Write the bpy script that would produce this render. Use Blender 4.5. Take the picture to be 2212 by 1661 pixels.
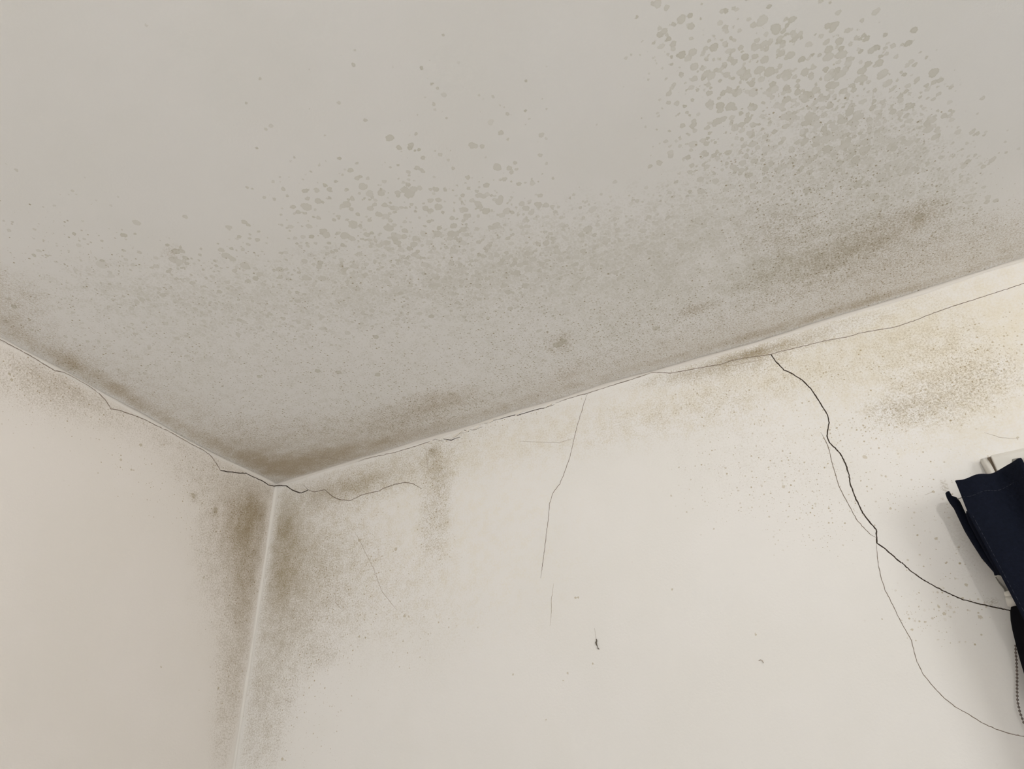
import bpy, math, random
import numpy as np
from mathutils import Vector, Matrix

for o in list(bpy.data.objects):
    bpy.data.objects.remove(o)
SC = bpy.context.scene
COL = SC.collection
rng = np.random.default_rng(11)
random.seed(5)

# ------------------------------------------------------------------ camera
# the room corner (ceiling meets wall_left meets wall_back) stands at x=0, y=0, z=H
H = 2.55
W_PX, H_PX, F_PX = 2212, 1661, 1620.0
CAM_R = np.array([[0.8833324522519757, 0.2809433220875395, 0.3752261032669875],
                  [0.4675377965740, -0.47059787817760784, -0.7482954268398698],
                  [-0.033647995085010096, 0.8364260199378963, -0.5470459995261906]])
CAM_P = np.array([1.4677736674049697, -1.4139062461892764, H - 0.95])
cam_d = bpy.data.cameras.new('camera')
cam_d.sensor_fit = 'HORIZONTAL'
cam_d.sensor_width = 36.0
cam_d.lens = F_PX / W_PX * 36.0
cam_d.clip_start = 0.02
cam = bpy.data.objects.new('camera', cam_d)
COL.objects.link(cam)
M = Matrix.Identity(4)
for i in range(3):
    for j in range(3):
        M[i][j] = CAM_R[i][j]
    M[i][3] = CAM_P[i]
cam.matrix_world = M
SC.camera = cam

# ------------------------------------------------------------------ world, exposure, lights
SC.view_settings.view_transform = 'Standard'
SC.view_settings.look = 'None'
SC.view_settings.gamma = 1.0
SC.view_settings.use_curve_mapping = False
SC.view_settings.exposure = 0.02
SC.cycles.max_bounces = 5
SC.cycles.diffuse_bounces = 4
SC.cycles.glossy_bounces = 2
SC.cycles.transparent_max_bounces = 6
world = bpy.data.worlds.new('world')
SC.world = world
world.use_nodes = True
world.node_tree.nodes['Background'].inputs[0].default_value = (0.80, 0.90, 1.0, 1)
world.node_tree.nodes['Background'].inputs[1].default_value = 0.9

def area(name, loc, target, sx, sy, power, color):
    d = bpy.data.lights.new(name, 'AREA')
    d.shape = 'RECTANGLE'; d.size = sx; d.size_y = sy; d.energy = power; d.color = color
    o = bpy.data.objects.new(name, d); COL.objects.link(o)
    o.location = loc
    o.rotation_euler = (Vector(target) - Vector(loc)).to_track_quat('-Z', 'Y').to_euler()
    return o
RX, RY = 4.3, -4.2                       # far right wall and the wall behind the camera
WINDOW_BEHIND = (0.75, 3.05, 0.95, 2.25)      # x0, x1, z0, z1 in the wall behind the camera
WINDOW_RIGHT = (-3.5, -1.95, 0.95, 2.2)       # y0, y1, z0, z1 in the right wall
area('daylight_window_behind', (1.9, RY - 0.12, 1.6), (1.9, 0, 1.75), 2.3, 1.3, 15, (0.97, 1.0, 1.04))
area('daylight_window_right', (RX + 0.12, -2.72, 1.6), (0, -1.6, 1.8), 1.5, 1.2, 62, (1.0, 1.0, 0.985))
ADDED_LAMP = (2.35, -2.9, 1.945)                     # bulb of an added uplighter, unseen behind the camera, for the upper walls
pl = bpy.data.lights.new('added_uplighter_light', 'POINT')
pl.energy = 62; pl.color = (1.0, 0.965, 0.92); pl.shadow_soft_size = 0.035
plo = bpy.data.objects.new('added_uplighter_light', pl); COL.objects.link(plo); plo.location = ADDED_LAMP

# ------------------------------------------------------------------ helpers
def on_plane(px, py, axis, value):
    """point of the plane (axis = value) that the survey photograph shows at px, py"""
    r = CAM_R @ np.array([px - W_PX / 2, -(py - H_PX / 2), -F_PX])
    k = (value - CAM_P[axis]) / r[axis]
    return CAM_P + k * r
AX = {'ceiling': (2, H), 'back': (1, 0.0), 'left': (0, 0.0)}
def uv_of(p, surf):
    if surf == 'ceiling': return np.array([p[0], -p[1]])
    if surf == 'back':    return np.array([p[0], H - p[2]])
    return np.array([-p[1], H - p[2]])
def S(px, py, surf):
    a, v = AX[surf]
    return uv_of(on_plane(px, py, a, v), surf)

def link(name, me, mat=None, parent=None, smooth=True):
    o = bpy.data.objects.new(name, me); COL.objects.link(o)
    if mat: me.materials.append(mat)
    if parent: o.parent = parent
    if smooth:
        me.polygons.foreach_set('use_smooth', np.ones(len(me.polygons), dtype=bool))
    return o
def mesh(name, verts, faces):
    me = bpy.data.meshes.new(name)
    me.from_pydata([tuple(map(float, v)) for v in verts], [], faces)
    me.update(); return me
def tag(o, label=None, cat=None, group=None, kind=None):
    if label: o['label'] = label
    if cat: o['category'] = cat
    if group: o['group'] = group
    if kind: o['kind'] = kind
    return o
def empty(name, loc):
    o = bpy.data.objects.new(name, None); COL.objects.link(o); o.location = loc
    o.empty_display_size = 0.05
    return o
def box_data(x0, x1, y0, y1, z0, z1, V, F):
    b = len(V)
    V += [(x0,y0,z0),(x1,y0,z0),(x1,y1,z0),(x0,y1,z0),(x0,y0,z1),(x1,y0,z1),(x1,y1,z1),(x0,y1,z1)]
    F += [tuple(b+i for i in f) for f in ((0,3,2,1),(4,5,6,7),(0,1,5,4),(1,2,6,5),(2,3,7,6),(3,0,4,7))]
def boxes(name, lst, mat, parent=None, bevel=0.0):
    V, F = [], []
    for b in lst: box_data(*b, V, F)
    o = link(name, mesh(name, V, F), mat, parent, smooth=False)
    if bevel:
        m = o.modifiers.new('bevel', 'BEVEL'); m.width = bevel; m.segments = 3
    return o
def tube(name, pts, rad, mat, parent=None, n=8):
    """closed tube along pts; rad a number or one radius per point"""
    pts = [Vector(p) for p in pts]
    if not hasattr(rad, '__len__'): rad = [rad] * len(pts)
    V, F = [], []
    for i, p in enumerate(pts):
        t = (pts[min(i+1, len(pts)-1)] - pts[max(i-1, 0)]).normalized()
        a = t.orthogonal().normalized()
        if i: a = (pa - t * pa.dot(t)).normalized()
        pa = a; b = t.cross(a)
        for k in range(n):
            w = 2 * math.pi * k / n
            V.append(p + rad[i] * (math.cos(w) * a + math.sin(w) * b))
    for i in range(len(pts) - 1):
        for k in range(n):
            F.append((i*n+k, i*n+(k+1)%n, (i+1)*n+(k+1)%n, (i+1)*n+k))
    F.append(tuple(range(n))[::-1]); F.append(tuple((len(pts)-1)*n+k for k in range(n)))
    return link(name, mesh(name, V, F), mat, parent)

# ------------------------------------------------------------------ materials
def new_mat(name):
    m = bpy.data.materials.new(name); m.use_nodes = True
    nt = m.node_tree; return m, nt, nt.nodes['Principled BSDF']
def N(nt, kind, **kw):
    n = nt.nodes.new(kind)
    for k, v in kw.items(): setattr(n, k, v)
    return n
def math_(nt, op, a, b=None, clamp=False):
    n = nt.nodes.new('ShaderNodeMath'); n.operation = op; n.use_clamp = clamp
    for i, x in enumerate((a, b)):
        if x is None: continue
        if isinstance(x, (int, float)): n.inputs[i].default_value = x
        else: nt.links.new(x, n.inputs[i])
    return n.outputs[0]
def ramp(nt, x, lo, hi, a=0.0, b=1.0, smooth=True):
    n = nt.nodes.new('ShaderNodeMapRange')
    n.interpolation_type = 'SMOOTHSTEP' if smooth else 'LINEAR'
    nt.links.new(x, n.inputs[0])
    for i, v in ((1, lo), (2, hi), (3, a), (4, b)): n.inputs[i].default_value = v
    return n.outputs[0]
def noise(nt, vec, scale, detail=2.0, rough=0.5, dims='3D'):
    n = nt.nodes.new('ShaderNodeTexNoise'); n.noise_dimensions = dims
    n.inputs['Scale'].default_value = scale; n.inputs['Detail'].default_value = detail
    n.inputs['Roughness'].default_value = rough
    nt.links.new(vec, n.inputs['Vector']); return n.outputs['Fac']
def tint(nt, col, fac, rgb):
    """multiply colour col by rgb where fac is 1"""
    n = nt.nodes.new('ShaderNodeMix'); n.data_type = 'RGBA'; n.blend_type = 'MULTIPLY'
    nt.links.new(fac, n.inputs[0]); nt.links.new(col, n.inputs[6])
    n.inputs[7].default_value = (*rgb, 1); return n.outputs[2]
def simple(name, rgb, rough=0.6, metal=0.0, vary=0.06, scale=60, bump=0.0, sheen=0.0):
    m, nt, bs = new_mat(name)
    tc = N(nt, 'ShaderNodeTexCoord').outputs['Object']
    f = noise(nt, tc, scale, 3)
    mx = N(nt, 'ShaderNodeMix', data_type='RGBA')
    nt.links.new(f, mx.inputs[0])
    mx.inputs[6].default_value = (*[c * (1 - vary) for c in rgb], 1)
    mx.inputs[7].default_value = (*[min(1, c * (1 + vary)) for c in rgb], 1)
    nt.links.new(mx.outputs[2], bs.inputs['Base Color'])
    bs.inputs['Specular IOR Level'].default_value = 0.15 if rough > 0.85 else 0.5
    bs.inputs['Roughness'].default_value = rough; bs.inputs['Metallic'].default_value = metal
    if sheen:
        bs.inputs['Sheen Weight'].default_value = sheen
    if bump:
        b = N(nt, 'ShaderNodeBump'); b.inputs['Strength'].default_value = bump
        b.inputs['Distance'].default_value = 0.001
        nt.links.new(f, b.inputs['Height']); nt.links.new(b.outputs[0], bs.inputs['Normal'])
    return m

def plaster(name, base, grey, brown, pepper, bump=0.25, grain=1.0, spot_rgb=None, plane='XY'):
    """painted plaster; the mesh carries where stains have grown:
    stain = (grey film, brown film, pepper specks, mould spot field), tone = strength of each spot"""
    m, nt, bs = new_mat(name)
    ob = N(nt, 'ShaderNodeTexCoord').outputs['Object']
    sx = N(nt, 'ShaderNodeSeparateXYZ'); nt.links.new(ob, sx.inputs[0])
    cx = N(nt, 'ShaderNodeCombineXYZ')          # the two directions lying in the surface
    nt.links.new(sx.outputs[plane[0]], cx.inputs[0]); nt.links.new(sx.outputs[plane[1]], cx.inputs[1])
    tc = cx.outputs[0]
    at = N(nt, 'ShaderNodeAttribute', attribute_name='stain')
    sep = N(nt, 'ShaderNodeSeparateColor'); nt.links.new(at.outputs['Color'], sep.inputs[0])
    film, dirt, pep = sep.outputs
    spot = at.outputs['Alpha']
    tone = N(nt, 'ShaderNodeAttribute', attribute_name='tone').outputs['Fac']
    n_big = noise(nt, tc, 5, 2, .5, '2D'); n_mid = noise(nt, tc, 38, 3, 0.6, '2D')
    n_fine = noise(nt, tc, 260, 2, 0.6, '2D'); n_grain = noise(nt, tc, 620, 1, 0.5, '2D')
    rgb = N(nt, 'ShaderNodeRGB'); rgb.outputs[0].default_value = (*base, 1)
    col = rgb.outputs[0]
    # faint unevenness of the old paint
    col = tint(nt, col, ramp(nt, n_big, 0.35, 0.65), (0.985, 0.985, 0.978))
    # mould colonies: the stored field is 1 on a colony's edge, more inside
    nz = math_(nt, 'MULTIPLY', math_(nt, 'SUBTRACT', n_fine, 0.5), 0.9)
    fl = math_(nt, 'ADD', spot, nz)
    inside = ramp(nt, fl, 0.90, 1.14)
    rim = math_(nt, 'MULTIPLY', inside, ramp(nt, fl, 1.10, 1.55, 1.0, 0.0))
    tn = math_(nt, 'MULTIPLY', inside, tone, clamp=True)
    # grey-green film with paler veins between grown-together colonies
    if spot_rgb is None:
        ve = N(nt, 'ShaderNodeTexVoronoi', feature='DISTANCE_TO_EDGE', voronoi_dimensions='2D'); ve.inputs['Scale'].default_value = 85
        nt.links.new(tc, ve.inputs['Vector'])
        vein = ramp(nt, math_(nt, 'ADD', ve.outputs['Distance'], math_(nt, 'MULTIPLY', n_fine, 0.15)), 0.08, 0.30, -0.16, 0.05)
    else:
        vein = 0.0
    f = math_(nt, 'ADD', film, math_(nt, 'MULTIPLY', math_(nt, 'SUBTRACT', n_mid, 0.5), 1.1))
    f = math_(nt, 'ADD', f, math_(nt, 'MULTIPLY', math_(nt, 'SUBTRACT', n_fine, 0.5), 0.9 * grain))
    f = math_(nt, 'ADD', f, vein)
    f = math_(nt, 'MULTIPLY', ramp(nt, f, 0.05, 0.95, smooth=False), ramp(nt, film, 0.0, 0.10))
    f = math_(nt, 'MAXIMUM', f, tn)
    col = tint(nt, col, f, grey)
    if spot_rgb: col = tint(nt, col, tn, spot_rgb)
    col = tint(nt, col, math_(nt, 'MULTIPLY', rim, tone, clamp=True), (0.935, 0.93, 0.91))
    # brown film, grainy
    g = math_(nt, 'ADD', dirt, math_(nt, 'MULTIPLY', math_(nt, 'SUBTRACT', n_fine, 0.5), 1.3 * grain))
    g = math_(nt, 'ADD', g, math_(nt, 'MULTIPLY', math_(nt, 'SUBTRACT', n_grain, 0.5), 1.1 * grain))
    g = math_(nt, 'ADD', g, math_(nt, 'MULTIPLY', math_(nt, 'SUBTRACT', n_mid, 0.5), 0.6))
    g = math_(nt, 'MULTIPLY', ramp(nt, g, -0.05, 1.05, smooth=False), ramp(nt, dirt, 0.0, 0.12))
    col = tint(nt, col, g, brown)
    # pepper: two sizes of small round specks
    for sc_, r0, r1, share in ((72, 0.05, 0.17, 0.28), (150, 0.09, 0.33, 0.8), (290, 0.10, 0.31, 0.55)):
        v = N(nt, 'ShaderNodeTexVoronoi', voronoi_dimensions='2D'); v.inputs['Scale'].default_value = sc_
        nt.links.new(tc, v.inputs['Vector'])
        vs = N(nt, 'ShaderNodeSeparateColor'); nt.links.new(v.outputs['Color'], vs.inputs[0])
        present = ramp(nt, math_(nt, 'SUBTRACT', math_(nt, 'MULTIPLY', pep, share), vs.outputs[0]), 0.0, 0.05)
        r = ramp(nt, vs.outputs[1], 0.0, 1.0, r0, r1, smooth=False)
        d = math_(nt, 'SUBTRACT', r, v.outputs['Distance'])
        dot = ramp(nt, math_(nt, 'ADD', d, math_(nt, 'MULTIPLY', math_(nt, 'SUBTRACT', n_grain, 0.5), 0.15)), 0.0, 0.10)
        st = math_(nt, 'MULTIPLY', math_(nt, 'MULTIPLY', dot, present), ramp(nt, vs.outputs[2], 0, 1, 0.4, 1.0))
        col = tint(nt, col, st, pepper)
    nt.links.new(col, bs.inputs['Base Color'])
    bs.inputs['Roughness'].default_value = 0.75
    bs.inputs['Specular IOR Level'].default_value = 0.25
    h = noise(nt, tc, 210, 2, 0.6, '2D')
    b = N(nt, 'ShaderNodeBump'); b.inputs['Strength'].default_value = bump
    b.inputs['Distance'].default_value = 0.0012
    nt.links.new(h, b.inputs['Height']); nt.links.new(b.outputs[0], bs.inputs['Normal'])
    return m

M_CEIL = plaster('ceiling_paint', (0.805, 0.796, 0.782), (0.80, 0.79, 0.73), (0.57, 0.49, 0.37), (0.56, 0.50, 0.39), 0.16, 1.1)
M_WALL = plaster('cream_wall_paint', (0.805, 0.782, 0.752), (0.965, 0.925, 0.82), (0.46, 0.40, 0.29), (0.62, 0.55, 0.42), 0.22, 1.0, (0.80, 0.78, 0.76), 'XZ')
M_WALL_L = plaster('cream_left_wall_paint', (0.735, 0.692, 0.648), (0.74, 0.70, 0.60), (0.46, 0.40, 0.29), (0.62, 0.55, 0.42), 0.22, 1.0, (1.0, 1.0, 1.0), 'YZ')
M_FILL = plaster('joint_filler_paint', (0.70, 0.668, 0.625), (0.8, 0.8, 0.8), (0.66, 0.58, 0.46), (0.6, 0.54, 0.42), 0.3)
M_CRACK = simple('crack_gap_dark', (0.050, 0.036, 0.026), 0.95, vary=0.3, scale=300)
M_HAIR = simple('hairline_gap_brown', (0.20, 0.155, 0.115), 0.95, vary=0.3, scale=300)
M_FAINT = simple('faint_hairline_beige', (0.42, 0.35, 0.28), 0.95, vary=0.15, scale=300)
M_FLAKE = simple('flaking_paint', (0.83, 0.78, 0.70), 0.7, vary=0.05, scale=200, bump=0.3)
M_NAVY = simple('navy_curtain_cotton', (0.0042, 0.0060, 0.0135), 0.95, vary=0.5, scale=240, bump=0.6)
nt = M_NAVY.node_tree; bs = nt.nodes['Principled BSDF']
tc = N(nt, 'ShaderNodeTexCoord').outputs['Object']
lint = ramp(nt, noise(nt, tc, 520, 3, .7), .60, .74)
oldc = bs.inputs['Base Color'].links[0].from_socket
mx = N(nt, 'ShaderNodeMix', data_type='RGBA'); nt.links.new(math_(nt, 'MULTIPLY', lint, .55), mx.inputs[0]); nt.links.new(oldc, mx.inputs[6])
mx.inputs[7].default_value = (.022, .026, .040, 1); nt.links.new(mx.outputs[2], bs.inputs['Base Color'])
M_NAVYD = simple('navy_curtain_hem_thread', (0.05, 0.055, 0.065), 0.9, vary=0.3, scale=500)
M_RAIL = simple('white_rail_plastic', (0.74, 0.71, 0.65), 0.4, vary=0.03)
M_RAILD = simple('rail_joint_shadow_brown', (0.16, 0.12, 0.08), 0.8, vary=0.2)
M_GLIDE = simple('grey_glider_plastic', (0.22, 0.21, 0.18), 0.5, vary=0.2)
M_BLIND = simple('black_blind_fabric', (0.004, 0.004, 0.006), 0.9, vary=0.3, scale=400)
M_CHAIN = simple('brown_bead_chain', (0.16, 0.125, 0.105), 0.5, vary=0.2, scale=300)
M_WHITE = simple('white_gloss_paint', (0.78, 0.77, 0.74), 0.35, vary=0.02)
M_DUST = simple('dust_grey', (0.13, 0.11, 0.085), 0.95, vary=0.4, scale=800)

# ------------------------------------------------------------------ stain layout
def ellipse(surf, px, py, rx, ry, ang, w):
    """an elliptical patch measured on the photograph, turned into metres on the surface"""
    a = math.radians(ang)
    c = S(px, py, surf)
    e = 4.0
    ux = (S(px + e * math.cos(a), py + e * math.sin(a), surf) - c) / e * rx
    uy = (S(px - e * math.sin(a), py + e * math.cos(a), surf) - c) / e * ry
    return c, np.linalg.inv(np.stack([ux, uy], axis=1)), w
def add_patches(surf, U, Vv, lst, power=1.0):
    out = np.zeros(U.shape)
    for t in lst:
        c, A, w = ellipse(surf, *t)
        du, dv = U - c[0], Vv - c[1]
        q = (A[0, 0]*du + A[0, 1]*dv)**2 + (A[1, 0]*du + A[1, 1]*dv)**2
        out = np.maximum(out, 0) + w * np.exp(-q**power)
    return out
def band(U, Vv, pts, ws, wt):
    """soft band along a polyline in metres: half-widths ws and strengths wt at its points"""
    out = np.zeros(U.shape)
    for i in range(len(pts) - 1):
        a, b = np.array(pts[i]), np.array(pts[i+1]); d = b - a
        t = np.clip(((U-a[0])*d[0] + (Vv-a[1])*d[1]) / (d@d), 0, 1)
        q = np.hypot(U - a[0] - t*d[0], Vv - a[1] - t*d[1])
        w = ws[i] + t*(ws[i+1]-ws[i]); s = wt[i] + t*(wt[i+1]-wt[i])
        out = np.maximum(out, s*np.exp(-(q/w)**2))
    return out
def vnoise(U, Vv, cell, seed):
    r = np.random.default_rng(seed).random((256, 256))
    x, y = U/cell + 40.3, Vv/cell + 17.7
    i, j = np.floor(x).astype(int), np.floor(y).astype(int)
    fx, fy = x-i, y-j; fx = fx*fx*(3-2*fx); fy = fy*fy*(3-2*fy)
    g = lambda a, b: r[a % 256, b % 256]
    return (g(i,j)*(1-fx)+g(i+1,j)*fx)*(1-fy) + (g(i,j+1)*(1-fx)+g(i+1,j+1)*fx)*fy
def fbm(U, Vv, cell, seed):
    return (vnoise(U,Vv,cell,seed)*.5 + vnoise(U,Vv,cell/2.1,seed+1)*.3 + vnoise(U,Vv,cell/4.3,seed+2)*.2)

# the joints are not perfectly straight: how far the ceiling sags beside each wall (metres)
def sag_left(d):   # d = distance from the corner along wall_left
    return 0.010*np.exp(-((d-0.27)/0.15)**2) + 0.0035*np.exp(-((d-0.5)/0.1)**2)
def sag_back(x):
    return 0.0085*np.exp(-((x-1.33)/0.17)**2) + 0.005*np.exp(-((x-1.62)/0.13)**2) + 0.0012*np.sin(x*23)*np.exp(-((x-1.0)/0.8)**2)
def sag(x, d):
    return sag_left(d)*np.exp(-x/0.12) + sag_back(x)*np.exp(-d/0.12)

def grid_lines(fine_end, step, far):
    a = np.arange(0, fine_end + 1e-6, step)
    b = np.linspace(fine_end, far, 14)[1:]
    return np.concatenate([a, b])
def surface(name, surf, us, vs, mat, chan, tone, pos, hole=None, flip=False):
    nu, nv = len(us), len(vs)
    U, Vv = np.meshgrid(us, vs, indexing='ij')
    P = pos(U, Vv).reshape(-1, 3).astype(np.float32)
    i, j = np.meshgrid(np.arange(nu-1), np.arange(nv-1), indexing='ij')
    keep = np.ones(i.shape, bool)
    if hole:
        cu = (us[:-1]+us[1:])/2; cv = (vs[:-1]+vs[1:])/2
        keep = ~((cu[:, None] > hole[0]) & (cu[:, None] < hole[1]) & (cv[None] > hole[2]) & (cv[None] < hole[3]))
    i, j = i[keep], j[keep]
    q = np.stack([i*nv+j, (i+1)*nv+j, (i+1)*nv+j+1, i*nv+j+1], axis=1)
    if flip: q = q[:, ::-1]
    me = bpy.data.meshes.new(name)
    me.vertices.add(len(P)); me.vertices.foreach_set('co', P.ravel())
    me.loops.add(q.size); me.loops.foreach_set('vertex_index', q.ravel().astype(np.int32))
    me.polygons.add(len(q)); me.polygons.foreach_set('loop_start', np.arange(0, q.size, 4, dtype=np.int32))
    me.update(calc_edges=True)
    ca = me.attributes.new('stain', 'FLOAT_COLOR', 'POINT')
    ca.data.foreach_set('color', np.stack([c.ravel() for c in chan], axis=1).astype(np.float32).ravel())
    ta = me.attributes.new('tone', 'FLOAT', 'POINT')
    ta.data.foreach_set('value', tone.ravel().astype(np.float32))
    return link(name, me, mat)

def stamp(F, T, us, vs, u, v, r, tone, ecc=1.0, ang=0.0, edge=0.004):
    """write one colony into the spot field; value 1 = its edge, 2 = 4 mm inside"""
    step = us[1]-us[0]; R = r*max(ecc, 1) + 0.005
    i0, i1 = int((u-R)/step), int((u+R)/step)+2
    j0, j1 = int((v-R)/step), int((v+R)/step)+2
    nf_u = FINE[0]; nf_v = FINE[1]
    i0, j0 = max(i0, 0), max(j0, 0); i1, j1 = min(i1, nf_u), min(j1, nf_v)
    if i0 >= i1 or j0 >= j1: return
    du = us[i0:i1, None] - u; dv = vs[None, j0:j1] - v
    c, s = math.cos(ang), math.sin(ang)
    a = (c*du + s*dv)/ecc; b = -s*du + c*dv
    th = np.arctan2(b, a); ph = u*977 + v*631
    rr = r*(1 + 0.06*np.sin(2*th+ph) + 0.05*np.sin(3*th+2*ph))
    f = 1 + (rr - np.hypot(a, b))/edge
    sub = F[i0:i1, j0:j1]; st = T[i0:i1, j0:j1]
    near = (f > sub) & (f > 0.2)
    st[near] = tone
    np.maximum(sub, np.clip(f, 0, 3), out=sub)

# ---------------- ceiling
STEP = 0.0022
us = grid_lines(2.05, STEP, RX); vs = grid_lines(1.42, STEP, -RY)
FINE = (int(2.05/STEP), int(1.42/STEP))
U, Vv = np.meshgrid(us, vs, indexing='ij')
film = add_patches('ceiling', U, Vv, [
    (330, 640, 210, 60, 5, .42), (640, 660, 210, 80, -3, .42), (900, 610, 180, 70, -4, .45),
    (1180, 590, 200, 90, -10, .55), (1440, 560, 150, 110, -25, .55), (1600, 470, 150, 80, -25, .45),
    (1780, 320, 150, 70, -15, .4), (1930, 360, 110, 80, 30, .4), (1850, 430, 180, 80, -10, .5),
    (1780, 560, 170, 45, -17, .9), (1640, 600, 120, 50, -17, .4), (1350, 700, 260, 60, -17, .35),
    (1000, 760, 260, 70, -10, .22), (450, 780, 220, 60, 10, .25), (2050, 430, 60, 40, 40, .35),
    (700, 900, 250, 60, 0, .2)])
film *= 0.32 + 0.66*fbm(U, Vv, 0.09, 3)
d1 = [tuple(S(x, y, 'ceiling')) for x, y in ((-150, 615), (60, 732), (181, 800), (362, 903), (470, 955), (560, 1000), (620, 1012))]
d2 = [tuple(S(x, y, 'ceiling')) for x, y in ((600, 1015), (760, 975), (950, 922), (1200, 846), (1420, 781), (1600, 726), (1750, 684), (1900, 640), (2050, 596), (2212, 545))]
dirt = np.maximum(band(U, Vv, d1, [.035,.035,.032,.03,.035,.05,.05], [.28,.36,.56,.60,.62,.7,.7]),
                  band(U, Vv, d2, [.055,.042,.032,.026,.022,.022,.018,.018,.018,.022], [.75,.62,.50,.38,.36,.50,.72,.72,.5,.3]))
# broad tan veil along both joints
dirt = np.maximum(dirt, 0.34*np.exp(-(U/0.13)**1.5)*np.exp(-(Vv/0.75)**4))
dirt = np.maximum(dirt, 0.30*np.exp(-(Vv/0.10)**1.6))
dirt += add_patches('ceiling', U, Vv, [
    (960, 865, 60, 18, -8, .45), (880, 895, 90, 25, -15, .35), (700, 940, 200, 35, -3, .22), (1210, 740, 26, 18, -20, .3),
    (1500, 667, 30, 10, -15, .5), (1230, 810, 45, 14, -25, .3), (1790, 560, 160, 40, -17, .28),
    (1900, 500, 110, 30, -20, .35), (1690, 500, 90, 50, -10, .15), (1990, 470, 50, 22, -25, .3), (1960, 560, 250, 40, -16, .22),
    (640, 1005, 110, 34, 0, .5), (560, 975, 70, 30, 25, .2), (760, 975, 90, 22, -15, .2),
    (150, 780, 40, 20, 30, .3), (260, 840, 50, 14, 30, .3), (0, 660, 90, 60, 20, .28), (375, 545, 20, 14, 0, .2)])
dirt *= 0.52 + 0.75*fbm(U*1.0, Vv*2.2, 0.05, 9)
clean = np.clip(np.minimum((U-0.004)/0.014, (Vv-0.003)/0.012), 0, 1)
dirt *= 0.35 + 0.65*clean; film *= clean
pep = add_patches('ceiling', U, Vv, [
    (500, 800, 350, 130, 10, .22), (900, 800, 350, 110, -8, .30), (1250, 760, 250, 90, -18, .5),
    (1450, 680, 200, 60, -18, .4), (1750, 400, 220, 130, -15, .40), (1750, 620, 300, 60, -17, .5),
    (2000, 560, 200, 70, -17, .35), (880, 600, 350, 90, -5, .16), (150, 780, 90, 40, 30, .55),
    (900, 890, 120, 40, -10, .6), (600, 930, 200, 40, 0, .4), (1800, 470, 200, 50, -15, .5), (100, 600, 200, 120, 20, .12)])
pep *= 0.5 + 1.0*fbm(U, Vv, 0.05, 21)
pep = pep*1.15 + 0.006

Fs = np.zeros(U.shape); Tn = np.zeros(U.shape)
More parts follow.
